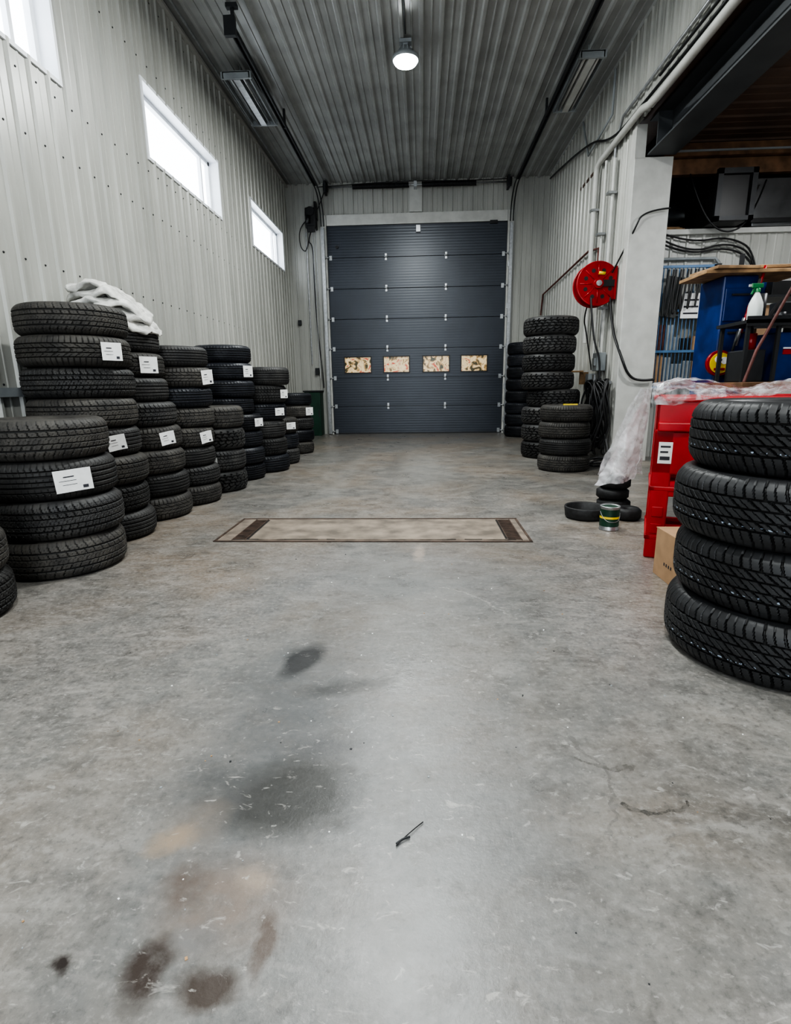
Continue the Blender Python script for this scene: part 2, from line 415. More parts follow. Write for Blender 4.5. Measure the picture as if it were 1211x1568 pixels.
    bp=N.new('ShaderNodeBump'); bp.inputs['Strength'].default_value=.25; bp.inputs['Distance'].default_value=.004
    L.new(fine.outputs['Fac'],bp.inputs['Height']); L.new(bp.outputs['Normal'],b.inputs['Normal'])
    return m
XL,XR,YB,ZC=-2.75,2.52,11.8,5.0
YF=-4.0
boxobj('floor',XL-.2,7.2,YF,YB+.2,-.1,0,floor_mat())

# ------------------------------------------------------------------ ribbed sheets
def ribsheet(bm,u0,u1,v0,v1,fn,period=.2,h=.018,wb=.045,wt=.022,minor=.004):
    us=[(u0,0)]
    k=math.floor(u0/period)
    while k*period<=u1+period:
        c=k*period
        for a,o in ((-wb/2,0),(-wt/2,h),(wt/2,h),(wb/2,0),(period*.5-.012,0),(period*.5-.006,minor),(period*.5+.006,minor),(period*.5+.012,0)):
            x=c+a
            if u0<x<u1: us.append((x,o))
        k+=1
    us.append((u1,0)); us.sort()
    pr=None
    for u,o in us:
        cur=(bm.verts.new(fn(u,v0,o)),bm.verts.new(fn(u,v1,o)))
        if pr: bm.faces.new((pr[0],cur[0],cur[1],pr[1]))
        pr=cur
def screws(bm,pts,nrm,r=.008):
    for p in pts:
        p=Vector(p); bcyl(bm,p,p+Vector(nrm)*.006,r,r*.7,6,mi=1)
wins=[(-.85,1.13),(2.55,4.53),(5.90,7.88),(9.30,11.28)]; wz0,wz1=3.29,3.96
bm=bmesh.new(); fl=lambda u,v,o:(XL+o,u,v)
prev=YF
for a,b_ in wins:
    ribsheet(bm,prev,a,0,ZC,fl); ribsheet(bm,a,b_,0,wz0,fl); ribsheet(bm,a,b_,wz1,ZC,fl); prev=b_
ribsheet(bm,prev,YB,0,ZC,fl)
pts=[]
for z in (1.05,1.9,2.75,3.15,4.15,4.8):
    y=YF+.06
    while y<YB:
        ok=not any(a-.05<y<b_+.05 and wz0-.05<z<wz1+.05 for a,b_ in wins)
        if ok: pts.append((XL,y,z))
        y+=.2
screws(bm,pts,(1,0,0))
bmesh.ops.recalc_face_normals(bm,faces=bm.faces)
obj_from_bm('wall_left',bm,[M_wall,M_dark])
for i,(a,b_) in enumerate(wins):
    g=group('window_%d'%(i+1))
    bm=bmesh.new(); d=.16; t=.045
    bbox(bm,XL-d,XL+.015,a,b_,wz1,wz1+.03); bbox(bm,XL-d,XL+.015,a,b_,wz0-.03,wz0)
    bbox(bm,XL-d,XL+.015,a-.03,a,wz0-.03,wz1+.03); bbox(bm,XL-d,XL+.015,b_,b_+.03,wz0-.03,wz1+.03)
    obj_from_bm('reveal',bm,M_frame,g)
    bm=bmesh.new()
    bbox(bm,XL-d,XL-d+.05,a,b_,wz1-t,wz1); bbox(bm,XL-d,XL-d+.05,a,b_,wz0,wz0+t)
    bbox(bm,XL-d,XL-d+.05,a,a+t,wz0,wz1); bbox(bm,XL-d,XL-d+.05,b_-t,b_,wz0,wz1)
    bbox(bm,XL-d+.005,XL-d+.045,b_-.30,b_-.26,wz0,wz1)
    obj_from_bm('sash_frame',bm,M_frame,g)
DX0,DX1,DZ=-1.94,1.71,4.2
bm=bmesh.new(); fb=lambda u,v,o:(u,YB-o,v)
ribsheet(bm,XL,DX0,0,ZC,fb); ribsheet(bm,DX0,DX1,DZ-.02,ZC,fb); ribsheet(bm,DX1,XR,0,ZC,fb)
bmesh.ops.recalc_face_normals(bm,faces=bm.faces)
obj_from_bm('wall_back',bm,M_wall)
bm=bmesh.new(); frr=lambda u,v,o:(XR-o,u,v)
ribsheet(bm,7.2,YB,0,ZC,frr); ribsheet(bm,YF,7.2,3.93,ZC,frr)
bmesh.ops.recalc_face_normals(bm,faces=bm.faces)
obj_from_bm('wall_right',bm,M_wall)
bm=bmesh.new(); ff=lambda u,v,o:(u,YF+o,v)
ribsheet(bm,XL,-2.0,0,ZC,ff); ribsheet(bm,-2.0,1.7,4.2,ZC,ff); ribsheet(bm,1.7,7.1,0,ZC,ff)
obj_from_bm('wall_front',bm,M_wall)
bm=bmesh.new(); fc=lambda u,v,o:(u,v,ZC-o)
ribsheet(bm,XL,XR,YF,YB,fc,period=.23,h=.028,wb=.07,wt=.035,minor=.012)
bmesh.ops.recalc_face_normals(bm,faces=bm.faces)
obj_from_bm('ceiling',bm,M_ceil)
boxobj('trim_1',XL,XL+.05,YF,YB,ZC-.06,ZC-.03,M_white)
boxobj('trim_2',DX0,DX1,YB-.06,YB-.02,DZ+.003,DZ+.20,M_white)
boxobj('trim_3',DX0-.13,DX0-.005,YB-.06,YB+.0,0,DZ+.2,M_white)
boxobj('trim_4',DX1+.005,DX1+.13,YB-.06,YB+.0,0,DZ+.2,M_white)
boxobj('trim_5',XL,XL+.045,YF,7.0,.97,1.03,M_grey)
boxobj('trim_6',XR-.04,XR-.022,7.35,YB,0,.12,M_white)
boxobj('ceiling_bay_light_block',XR-.01,7.15,YF,9.5,3.99,4.03,M_brown)  # extra slab added above the bay ceiling to block sky light leaking in

# ------------------------------------------------------------------ overhead door
def door_mat():
    m,nt,b=new_mat('charcoal_door_steel');N=nt.nodes;L=nt.links
    tc=N.new('ShaderNodeTexCoord')
    nz=N.new('ShaderNodeTexNoise'); nz.inputs['Scale'].default_value=3; nz.inputs['Detail'].default_value=8
    L.new(tc.outputs['Object'],nz.inputs['Vector'])
    r=N.new('ShaderNodeValToRGB'); r.color_ramp.elements[0].color=(.036,.042,.054,1); r.color_ramp.elements[1].color=(.054,.063,.080,1)
    L.new(nz.outputs['Fac'],r.inputs['Fac']); L.new(r.outputs['Color'],b.inputs['Base Color'])
    b.inputs['Roughness'].default_value=.33; b.inputs['Metallic'].default_value=.15
    wv=N.new('ShaderNodeTexWave'); wv.bands_direction='Z'; wv.inputs['Scale'].default_value=6
    L.new(tc.outputs['Object'],wv.inputs['Vector'])
    bp=N.new('ShaderNodeBump'); bp.inputs['Strength'].default_value=.2; bp.inputs['Distance'].default_value=.004
    L.new(wv.outputs['Fac'],bp.inputs['Height']); L.new(bp.outputs['Normal'],b.inputs['Normal'])
    return m
M_door=door_mat()
def pane_mat():
    m,nt,b=new_mat('door_pane_painted_daylight');N=nt.nodes;L=nt.links
    tc=N.new('ShaderNodeTexCoord')
    nz=N.new('ShaderNodeTexNoise'); nz.inputs['Scale'].default_value=7; nz.inputs['Detail'].default_value=6; nz.inputs['Distortion'].default_value=1
    L.new(tc.outputs['Object'],nz.inputs['Vector'])
    r=N.new('ShaderNodeValToRGB'); cr=r.color_ramp
    cr.elements[0].position=.38; cr.elements[0].color=(.05,.045,.02,1)
    cr.elements[1].position=.66; cr.elements[1].color=(.45,.05,.015,1)
    e=cr.elements.new(.44); e.color=(.36,.22,.09,1)
    e=cr.elements.new(.50); e.color=(.66,.52,.31,1)
    e=cr.elements.new(.57); e.color=(.55,.43,.25,1)
    L.new(nz.outputs['Fac'],r.inputs['Fac'])
    L.new(r.outputs['Color'],b.inputs['Base Color']); L.new(r.outputs['Color'],b.inputs['Emission Color'])
    b.inputs['Emission Strength'].default_value=.55; b.inputs['Roughness'].default_value=.25  # glowing noise colours stand in for daylight seen through the panes
    return m
M_pane=pane_mat()
g=group('door_1'); gd=g; yd=YB-.03
n=7; ph=DZ/n
dwin=[(-1.66,-1.10),(-.82,-.28),(.02,.57),(.83,1.37)]
for i in range(n):
    bm=bmesh.new(); z0=i*ph+.003; z1=(i+1)*ph-.003
    if i==2:
        wz=(1.31,1.63); xs=[DX0]+[c for w in dwin for c in w]+[DX1]
        bbox(bm,DX0,DX1,yd,yd+.05,z0,wz[0]); bbox(bm,DX0,DX1,yd,yd+.05,wz[1],z1)
        for k in range(0,len(xs),2): bbox(bm,xs[k],xs[k+1],yd,yd+.05,wz[0],wz[1])
    else: bbox(bm,DX0,DX1,yd,yd+.05,z0,z1,bev=.004)
    obj_from_bm('panel_%d'%(i+1),bm,M_door,g)
boxobj('seam_backing',DX0,DX1,yd+.03,yd+.045,.0,1.25,M_black,g); boxobj('seam_backing_upper',DX0,DX1,yd+.03,yd+.045,1.75,DZ,M_black,g)
boxobj('top_seal',DX0,DX1,yd-.005,yd+.05,DZ-.003,DZ+.004,M_black,g)
for k,(a,b_) in enumerate(dwin):
    boxobj('pane_%d'%(k+1),a,b_,yd+.02,yd+.03,1.31,1.63,M_pane,g)
    bm=bmesh.new(); t=.02
    bbox(bm,a-t,b_+t,yd-.012,yd,1.63-.004,1.63+t); bbox(bm,a-t,b_+t,yd-.012,yd,1.31-t,1.314)
    bbox(bm,a-t,a+.004,yd-.012,yd,1.31,1.63); bbox(bm,b_-.004,b_+t,yd-.012,yd,1.31,1.63)
    obj_from_bm('pane_frame_%d'%(k+1),bm,M_black,g)
bm=bmesh.new()
for i in range(0,8):
    z=i*ph
    for x in (-.74,.49):
        if 0<i<7:
            bbox(bm,x-.022,x+.022,yd-.012,yd,z-.065,z+.065,bev=.003); bcyl(bm,(x-.035,yd-.02,z),(x+.035,yd-.02,z),.018,seg=10)
    for x,s in ((DX0+.06,-1),(DX1-.06,1)):
        if i<7:
            zz=z+(.06 if i==0 else 0)
            bbox(bm,x-.03,x+.03,yd-.014,yd,zz-.045,zz+.045,bev=.003)
            bcyl(bm,(x+s*.02,yd-.045,zz),(x+s*.12,yd-.045,zz),.012,seg=10); bcyl(bm,(x+s*.09,yd-.045,zz),(x+s*.12,yd-.045,zz),.028,seg=14)
bbox(bm,-.12,-.03,yd-.05,yd,DZ-.16,DZ-.03,bev=.004)
obj_from_bm('hinges_and_rollers',bm,M_galv,g)
boxobj('bottom_seal',DX0,DX1,yd-.01,yd+.05,.0,.03,M_black,g)
bm=bmesh.new(); bcyl(bm,(DX0+.2,yd-.03,3.8),(DX0+.2,yd,3.8),.03,seg=14); bbox(bm,DX1-.35,DX1-.2,yd-.04,yd,DZ-.04,DZ+.02); obj_from_bm('sensor',bm,M_black,g)
for s,x in ((-1,DX0-.07),(1,DX1+.07)):
    bm=bmesh.new()
    bbox(bm,x-.03,x-.025,yd-.12,yd-.05,0.02,4.15); bbox(bm,x-.03,x+.03,yd-.125,yd-.12,0.02,4.15); bbox(bm,x+.025,x+.03,yd-.12,yd-.05,0.02,4.15)
    for z in (.3,1.0,1.8,2.6,3.4): bbox(bm,x-.05,x+.02,yd-.06,yd+.0,z-.05,z+.05)
    obj_from_bm('vertical_track',bm,M_galv,gd)
    g=group('overhead_door_rail')
    xx=x+.0; ye=6.5 if s<0 else 5.0
    pts=[(xx,yd-.085,4.18)]
    for k in range(9):
        a=k/8*pi/2; pts.append((xx,yd-.085-.55*(1-math.cos(a)),4.2+.52*math.sin(a)))
    pts.append((xx,ye,4.72))
    for dx in (-.028,.028): tube('curved_rail',[(p[0]+dx,p[1],p[2]) for p in pts],.012,M_dark,g)
    bm=bmesh.new(); bbox(bm,xx-.035,xx+.035,ye,yd-.63,4.735,4.75)
    for yy in (ye+.12,8.8): bbox(bm,xx-.015,xx+.015,yy-.02,yy+.02,4.72,4.97)
    bbox(bm,xx-.06,xx+.06,ye+.08,ye+.14,4.93,4.97); bbox(bm,xx-.06,xx+.06,ye-.02,ye+.03,4.62,4.80)
    obj_from_bm('rail_hanger',bm,M_dark,g)
g=group('torsion_spring_assembly')
bm=bmesh.new()
ys=YB-.15
bcyl(bm,(DX0+.05,ys,4.87),(DX1-.05,ys,4.87),.014,seg=12,mi=1)
bbox(bm,-.25,.0,YB-.04,YB-.02,4.42,4.97,mi=2); bbox(bm,-.16,-.10,ys-.06,YB-.03,4.82,4.92,mi=1)
for x in (DX0+.02,DX1-.02):
    bbox(bm,x-.02,x+.02,ys-.08,YB-.02,4.76,4.97,mi=0); bcyl(bm,(x-.03,ys,4.87),(x+.05,ys,4.87),.08,seg=24,mi=0)
obj_from_bm('shaft_and_brackets',bm,[M_dark,M_galv,M_white],g)
def helix(x0,x1,r,turns):
    pts=[]; nn=int(turns*10)
    for i in range(nn+1): 
        a=i/10*2*pi; pts.append((x0+(x1-x0)*i/nn,ys+r*math.cos(a),4.87+r*math.sin(a)))
    return pts
tube('spring_left',helix(-1.38,-.26,.042,70),.0075,M_black,g)
tube('spring_right',helix(.0,1.06,.042,66),.0075,M_black,g)
g=group('door_opener')
bm=bmesh.new()
bbox(bm,-2.33,-2.12,YB-.25,YB-.03,4.12,4.50,bev=.02); bcyl(bm,(-2.22,YB-.3,4.42),(-2.22,YB-.12,4.42),.08,seg=20)
bbox(bm,-2.30,-2.14,YB-.27,YB-.2,4.05,4.16,bev=.01); bbox(bm,-2.16,-2.11,YB-.2,YB-.03,4.3,4.62,bev=.01)
bcyl(bm,(-2.27,YB-.27,4.2),(-2.27,YB-.27,4.34),.045,seg=14)
obj_from_bm('motor_housing',bm,M_black,g)
tube('power_cable',[(-2.25,YB-.1,4.1),(-2.33,YB-.1,3.9),(-2.22,YB-.1,3.85),(-2.24,YB-.06,3.0),(-2.2,YB-.06,2.0),(-2.14,YB-.06,1.35),(-2.13,YB-.06,1.0)],.012,M_black,g,True)
tube('conduit',[(-2.36,YB-.05,4.1),(-2.36,YB-.05,1.5)],.014,M_galv,g)
tube('hoist_chain',[(-2.2,YB-.2,4.1),(-2.17,YB-.2,1.2),(-2.13,YB-.2,1.2),(-2.14,YB-.2,4.1)],.006,M_galv,g)
tube('loop_cable',[(-2.33,YB-.1,4.3),(-2.5,YB-.07,4.2),(-2.5,YB-.07,3.8),(-2.35,YB-.07,3.7),(-2.3,YB-.07,4.0)],.009,M_black,g,True)
tube('signal_wire',[(-2.1,YB-.1,4.5),(-1.99,YB-.1,4.7),(-1.9,YB-.1,4.95)],.008,M_black,g,True)
tube('ceiling_wire',[(-2.1,YB-.1,4.9),(-1.2,YB-.08,4.94),(-.2,YB-.08,4.97),(.9,YB-.08,4.93),(1.75,YB-.08,4.95)],.008,M_black,g,True)
g=group('wall_control_box'); bm=bmesh.new(); bbox(bm,-2.30,-2.22,YB-.09,YB-.02,1.28,1.42,bev=.006); bbox(bm,-2.62,-2.55,YB-.08,YB-.02,2.3,2.4,bev=.006)
obj_from_bm('switches',bm,M_dark,g)
g=group('green_steel_cabinet'); bm=bmesh.new()
bbox(bm,-2.5,-2.16,YB-.4,YB-.03,0.0,.92,bev=.01); bbox(bm,-2.52,-2.14,YB-.42,YB-.02,.92,.95,bev=.006,mi=1); bbox(bm,-2.20,-2.18,YB-.42,YB-.4,.4,.55,mi=1)
obj_from_bm('cabinet_body',bm,[M_green,M_dark],g)

# ------------------------------------------------------------------ ceiling fixtures
def highbay(x,y,power=140):
    g=group('high_bay_light')
    bm=bmesh.new(); z0=4.76
    lathe(bm,[(.02,.15),(.05,.145),(.055,.11),(.09,.10),(.10,.06),(.15,.045),(.16,.02),(.155,.0),(.14,.0),(.14,.01),(0,.01)],x,y,z0,32)
    bbox(bm,x-.03,x+.03,y-.03,y+.03,z0+.13,z0+.19)
    bbox(bm,x-.07,x+.07,y-.05,y+.05,4.93,4.965)
    for k in range(10):
        a=k/10*2*pi; bbox(bm,x+.075*math.cos(a)-.004,x+.075*math.cos(a)+.004,y+.075*math.sin(a)-.02,y+.075*math.sin(a)+.02,z0+.05,z0+.12)
    obj_from_bm('housing',bm,M_grey,g)
    bm=bmesh.new(); lathe(bm,[(0,.005),(.135,.005),(.14,-.01),(.125,-.03),(0,-.045)],x,y,z0,32)
    obj_from_bm('lens',bm,M_glow,g)
    la=bpy.data.lights.new('high_bay_lamp','AREA'); la.shape='DISK'; la.size=.28; la.energy=power; la.color=(.97,1,.98)
    lo=bpy.data.objects.new('lamp',la); lo.location=(x,y,z0-.055); COL.objects.link(lo); lo.parent=g
for y,p in ((7.35,120),(4.0,115),(.6,105),(-2.6,85)): highbay(-.19,y,p)  # last two are out-of-view lamps, added to light the room
def strip(x0,x1,y0,y1,z,m2,nm='strip_light_fixture'):
    g=group(nm); bm=bmesh.new(); xc=(x0+x1)/2
    bbox(bm,x0,x0+.012,y0,y1,z,z+.06); bbox(bm,x1-.012,x1,y0,y1,z,z+.06); bbox(bm,x0,x1,y0,y1,z+.06,z+.075)
    bbox(bm,xc-.04,xc+.04,y0+.03,y1-.03,z-.01,z+.06,mi=1)
    for s in (-1,1):
        bcyl(bm,(xc+s*.08,y0+.02,z+.02),(xc+s*.08,y1-.02,z+.02),.015,seg=10,mi=1)
    bbox(bm,x0-.02,x1+.02,y0-.0,y0+.03,z-.005,z+.07); bbox(bm,x0-.02,x1+.02,y1-.03,y1,z-.005,z+.07)
    for yy in (y0+.2,y1-.2): bcyl(bm,(xc,yy,z+.07),(xc,yy,ZC-.03),.005,seg=6)
    obj_from_bm('reflector',bm,[M_grey,m2],g)
strip(-2.46,-2.12,7.5,8.75,4.74,M_galv)
strip(1.87,2.15,7.4,8.7,4.74,M_white)
g=group('ceiling_conduit'); tube('pipe',[(-2.6,YF,4.93),(-2.6,11.6,4.93)],.014,M_galv,g)
tube('lamp_cable',[(-.19,YF,4.955),(-.19,7.2,4.955)],.01,M_dark,g)

# ------------------------------------------------------------------ opening: column, beam, pipes
g=group('white_column'); bm=bmesh.new(); bbox(bm,2.50,2.95,7.16,7.30,0,3.59,bev=.008)
bbox(bm,2.50,2.62,7.16,7.30,3.58,3.93)
obj_from_bm('boxed_post',bm,M_white,g)
g=group('steel_beam'); bm=bmesh.new()
bbox(bm,2.64,2.96,YF+.05,7.15,3.60,3.62); bbox(bm,2.79,2.81,YF+.05,7.15,3.62,3.95); bbox(bm,2.64,2.96,YF+.05,7.15,3.95,3.97)
bbox(bm,2.64,2.80,6.9,6.92,3.62,3.95)
obj_from_bm('i_beam',bm,M_beam,g)
g=group('wall_pipe')
xp=XR-.075
tube('main_pipe',[(xp-.03,YF+.1,3.86),(xp-.03,6.4,3.86),(xp-.03,6.6,3.88),(xp-.03,6.8,3.93),(xp,7.1,3.97),(xp,8.3,3.97),(xp,8.42,3.95),(xp,8.46,3.85),(xp,8.46,1.6)],.04,M_white,g)
tube('conduit_a',[(xp+.02,8.0,4.9),(xp+.02,8.0,4.4),(xp+.02,9.0,4.3),(xp+.02,9.4,4.9)],.015,M_grey,g)
tube('conduit_b',[(xp+.02,8.1,3.9),(xp+.02,8.1,1.2)],.02,M_white,g)
tube('conduit_c',[(xp+.02,7.75,3.8),(xp+.02,7.75,1.3)],.025,M_white,g)
tube('conduit_d',[(xp+.03,YF+.1,4.2),(xp+.03,7.6,4.2),(xp+.03,7.8,4.0),(xp+.03,7.85,1.5)],.018,M_galv,g)
tube('black_cable',[(2.45,YF+.1,3.98),(2.44,5,3.96),(2.44,6.8,4.0),(2.45,7.9,4.04),(2.46,9,4.5),(2.46,11.5,4.85)],.016,M_black,g,True)
tube('black_cable_b',[(2.46,YF+.1,4.05),(2.46,3,4.03),(2.46,6.5,4.1)],.014,M_black,g,True)
bm=bmesh.new()
for y,z in ((8.46,3.4),(8.46,2.4),(7.75,3.4),(7.75,2.0),(8.1,3.0)): bbox(bm,xp-.05,XR-.02,y-.05,y+.05,z-.015,z+.015)
obj_from_bm('pipe_clamps',bm,M_galv,g)
g=group('electrical_box'); bm=bmesh.new()
bbox(bm,2.38,2.50,7.65,7.85,1.18,1.42,bev=.006); bbox(bm,2.40,2.50,8.05,8.2,.95,1.15,bev=.006); bbox(bm,2.36,2.38,7.70,7.80,1.25,1.35)
obj_from_bm('boxes',bm,M_grey,g)
bm=bmesh.new(); bbox(bm,2.05,2.40,8.3,8.55,1.18,1.2,bev=.003); 
g2=group('wooden_wall_shelf'); obj_from_bm('plank',bm,M_wood,g2)
boxobj('bracket',2.38,2.50,8.40,8.44,1.0,1.18,M_wood,g2)
# hose reel
g=group('hose_reel'); cx,cy,cz=2.28,7.6,2.27
bm=bmesh.new()
def disc(yc,r,t,mi):
    bcyl(bm,(cx,yc-t/2,cz),(cx,yc+t/2,cz),r,seg=48,mi=mi)
disc(cy-.09,.265,.012,0); disc(cy+.09,.265,.012,0); disc(cy,.16,.18,1); disc(cy-.11,.06,.05,0); disc(cy-.14,.035,.03,2)
for k in range(8):
    a=k/8*2*pi
    bcyl(bm,(cx+.08*math.cos(a),cy-.098,cz+.08*math.sin(a)),(cx+.23*math.cos(a),cy-.098,cz+.23*math.sin(a)),.008,seg=8,mi=0)
    a+=pi/8; bcyl(bm,(cx+.17*math.cos(a),cy-.099,cz+.17*math.sin(a)),(cx+.17*math.cos(a),cy-.0955,cz+.17*math.sin(a)),.026,seg=14,mi=1)
bcyl(bm,(cx+.0,cy-.105,cz+.13),(cx+.08,cy-.105,cz+.12),.02,seg=8,mi=3)
bbox(bm,cx+.1,XR-.02,cy-.12,cy+.12,cz-.03,cz+.03,mi=1); bbox(bm,cx+.2,XR-.02,cy-.15,cy+.15,cz-.2,cz+.2,mi=0)
bbox(bm,cx-.02,cx+.2,cy-.13,cy-.115,cz-.04,cz+.04,mi=1); bbox(bm,cx-.02,cx+.2,cy+.115,cy+.13,cz-.04,cz+.04,mi=1)
obj_from_bm('reel_body',bm,[M_redp,M_black,M_galv,M_yellow],g)
hp=[]
for k in range(12*7+1):
    a=k/12*2*pi; hp.append((cx+.2*math.cos(a),cy-.07+.14*k/84,cz+.2*math.sin(a)))
tube('wound_hose',hp,.012,M_black,g)
tube('rim_front',[(cx+.265*math.cos(k/40*2*pi),cy-.09,cz+.265*math.sin(k/40*2*pi)) for k in range(40)],.011,M_redp,g,False,True)
tube('rim_back',[(cx+.265*math.cos(k/40*2*pi),cy+.09,cz+.265*math.sin(k/40*2*pi)) for k in range(40)],.011,M_redp,g,False,True)
tube('air_line',[(2.45,7.55,2.2),(2.46,7.4,1.7),(2.5,7.1,1.35),(2.62,7.1,1.08),(2.8,7.1,1.03),(2.94,7.1,1.05)],.016,M_black,g,True)
tube('feed_hose',[(2.45,7.5,2.4),(2.55,7.1,2.8),(2.62,7.1,3.0),(2.94,7.1,3.02)],.010,M_black,g,True)
tube('drop_hose',[(2.2,7.5,2.1),(2.24,7.45,1.6),(2.36,7.42,1.3),(2.34,7.40,.9),(2.30,7.35,.4)],.013,M_black,g,True)
g=group('rusty_air_pipe'); tube('pipe',[(2.47,7.9,2.35),(2.47,8.2,2.45),(2.47,8.2,2.85),(2.47,8.7,2.92),(2.47,YB-.08,2.80),(2.44,YB-.08,2.4)],.016,M_rust,g)
tube('drop',[(2.3,7.75,2.25),(2.25,8.0,1.95),(2.35,8.1,1.7),(2.45,8.1,1.2)],.01,M_black,g,True)
g=group('hanging_cable_coil')
for k in range(20):
    w=.09+.016*(k%8); x=2.40-.018*(k%11); y0=7.22+.018*k; zb=.08+.07*(k%5); pts=[]
    for j in range(16):
        a=j/16*2*pi
        pts.append((x+.04*math.sin(3*a+k),y0+w*math.sin(a)+.03*math.cos(k*2+a),(zb+1.05)/2+(1.05-zb)/2*math.cos(a)+.02*math.sin(k)))
    tube('coil_%d'%(k+1),pts,.013,M_black,g,True,True)
bm=bmesh.new(); bbox(bm,2.28,2.50,7.36,7.40,1.0,1.04); bbox(bm,2.26,2.28,7.34,7.42,1.0,1.12); obj_from_bm('hook',bm,M_galv,g)
tube('floor_loop',[(2.2,7.2,.02),(2.05,7.0,.02),(2.2,6.85,.02),(2.4,6.9,.02),(2.42,7.1,.2),(2.38,7.3,.6)],.016,M_black,g,True)
tube('floor_loop_b',[(2.25,6.95,.05),(2.1,6.8,.02),(1.95,7.05,.02),(2.2,7.1,.05),(2.35,7.0,.04)],.014,M_black,g,True,True)
tube('floor_loop_c',[(2.3,6.7,.02),(2.05,6.55,.02),(2.12,6.95,.04),(2.3,7.05,.08),(2.45,6.9,.03)],.014,M_black,g,True,True)

# ------------------------------------------------------------------ trench cover
g=group('floor_trench_grate')
M_plate=mat('worn_cover_plate',(.205,.17,.135),.55,var=.4,scale=6)
M_lip=mat('concrete_lip',(.19,.155,.125),.6,var=.35,scale=9)
M_pit=mat('trench_dark',(.02,.017,.015),.9)
M_angle=mat('rusty_angle_iron',(.07,.045,.033),.6,var=.4,scale=15)
bm=bmesh.new(); tx0,tx1,ty0,ty1=-1.40,.71,3.38,4.0
bbox(bm,tx0,tx1,ty0,ty1,.0,.002,mi=3)
bbox(bm,-1.30,.62,ty0+.035,ty1-.035,.002,.003,mi=1)
bbox(bm,-1.18,.55,ty0+.045,ty1-.045,.003,.007,mi=0)
for a,b_,c,d in ((tx0-.01,tx1+.01,ty0-.010,ty0+.008),(tx0-.01,tx1+.01,ty1-.006,ty1+.008),(tx0-.01,tx0+.005,ty0,ty1),(tx1-.005,tx1+.01,ty0,ty1)):
    bbox(bm,a,b_,c,d,.002,.006,mi=2)
for x in (-1.29,.57):
    for k in range(22):
        yy=ty0+.045+k*.0245; bbox(bm,x,x+.085,yy,yy+.009,.003,.007,mi=2)
    bbox(bm,x-.006,x,ty0+.03,ty1-.03,.003,.007,mi=2); bbox(bm,x+.085,x+.091,ty0+.03,ty1-.03,.003,.007,mi=2)
for k in range(30):
    x=-1.17+k*.058
    if random.random()<.6: bbox(bm,x,x+.034,ty1-.046,ty1-.03,.003,.0068,mi=3)
    if random.random()<.75: bbox(bm,x,x+.058,ty0+.034,ty0+.046,.003,.0068,mi=3)
obj_from_bm('cover_and_frame',bm,[M_plate,M_pit,M_angle,M_lip],g)
g=group('floor_debris'); tube('twig',[(-.06,.98,.004),(-.035,1.01,.008),(-.0,1.05,.003)],.0012,M_black,g,True)
tube('twig_b',[(-.060,.985,.004),(-.045,1.0,.006),(-.03,1.005,.004)],.0024,M_dark,g,True)
bm=bmesh.new()
for k in range(110):
    x=random.uniform(-1.0,1.0);y=random.uniform(.6,3.2); s=random.uniform(.001,.0025)
    bbox(bm,x-s,x+s,y-s,y+s*1.4,0,s*.8,mi=random.choice([0,1,2,3]),rot=Matrix.Rotation(random.random()*3,3,'Z'))
obj_from_bm('chips',bm,[M_paper,M_wood,M_dark,M_grey],g)

# ------------------------------------------------------------------ right foreground items
g=group('drain_pan'); bm=bmesh.new()
lathe(bm,[(0,.006),(.125,.006),(.135,.02),(.142,.085),(.155,.092),(.160,.085),(.150,.015),(.14,.001),(0,.001)],1.255,4.05,0,40)
obj_from_bm('pan',bm,M_rub,g)
g=group('paint_can'); bm=bmesh.new(); cx,cy=1.315,3.70
lathe(bm,[(0,.003),(.062,.003),(.066,.0),(.068,.006),(.064,.012),(.064,.16),(.068,.166),(.066,.172),(.058,.17),(.054,.165),(.0,.163)],cx,cy,0,36,mi=0)
lathe(bm,[(.0648,.03),(.0648,.15)],cx,cy,0,36,mi=1); lathe(bm,[(.0652,.085),(.0652,.10)],cx,cy,0,36,mi=2)
lathe(bm,[(.0,.1665),(.055,.1665)],cx,cy,0,36,mi=1)
obj_from_bm('can',bm,[M_galv,M_green,M_yellow],g)
tube('bail_handle',[(cx-.066,cy,.13),(cx-.06,cy-.05,.08),(cx,cy-.075,.06),(cx+.06,cy-.05,.08),(cx+.066,cy,.13)],.002,M_galv,g,True)
g=group('small_rubber_wheels'); bm=bmesh.new()
for i,(x,y,r) in enumerate(((1.56,4.33,.13),(1.55,4.34,.125),(1.56,4.33,.12))):
    z=i*.09; lathe(bm,[(.05,.01),(r*.8,.0),(r,.02),(r,.07),(r*.8,.09),(.05,.08)],x,y,z,28,closed=True)
lathe(bm,[(.03,.01),(.08,.0),(.10,.02),(.10,.07),(.08,.09),(.03,.08)],1.55,4.0,0,28,closed=True)
obj_from_bm('wheels',bm,M_rub,g)
g=group('cardboard_box'); bm=bmesh.new(); bx=.04
bbox(bm,1.21+bx,1.52+bx,2.52,2.80,0.001,.25)
bbox(bm,1.21+bx,1.362+bx,2.51,2.81,.25,.254); bbox(bm,1.368+bx,1.52+bx,2.51,2.81,.25,.254); bbox(bm,1.35+bx,1.38+bx,2.515,2.805,.254,.2555,mi=1)
for k in range(4): bbox(bm,1.2085+bx,1.21+bx,2.60+k*.025,2.61+k*.025,.08,.095,mi=2)
obj_from_bm('carton',bm,[M_card,mat('packing_tape',(.5,.38,.25),.3),M_ink],g)
CR=math.radians(-22); CL=(1.305,3.07,0)
g=group('red_utility_cart',CL,CR)
cx0,cx1,cy0,cy1=0,.78,0,.52
bm=bmesh.new(); t=.02
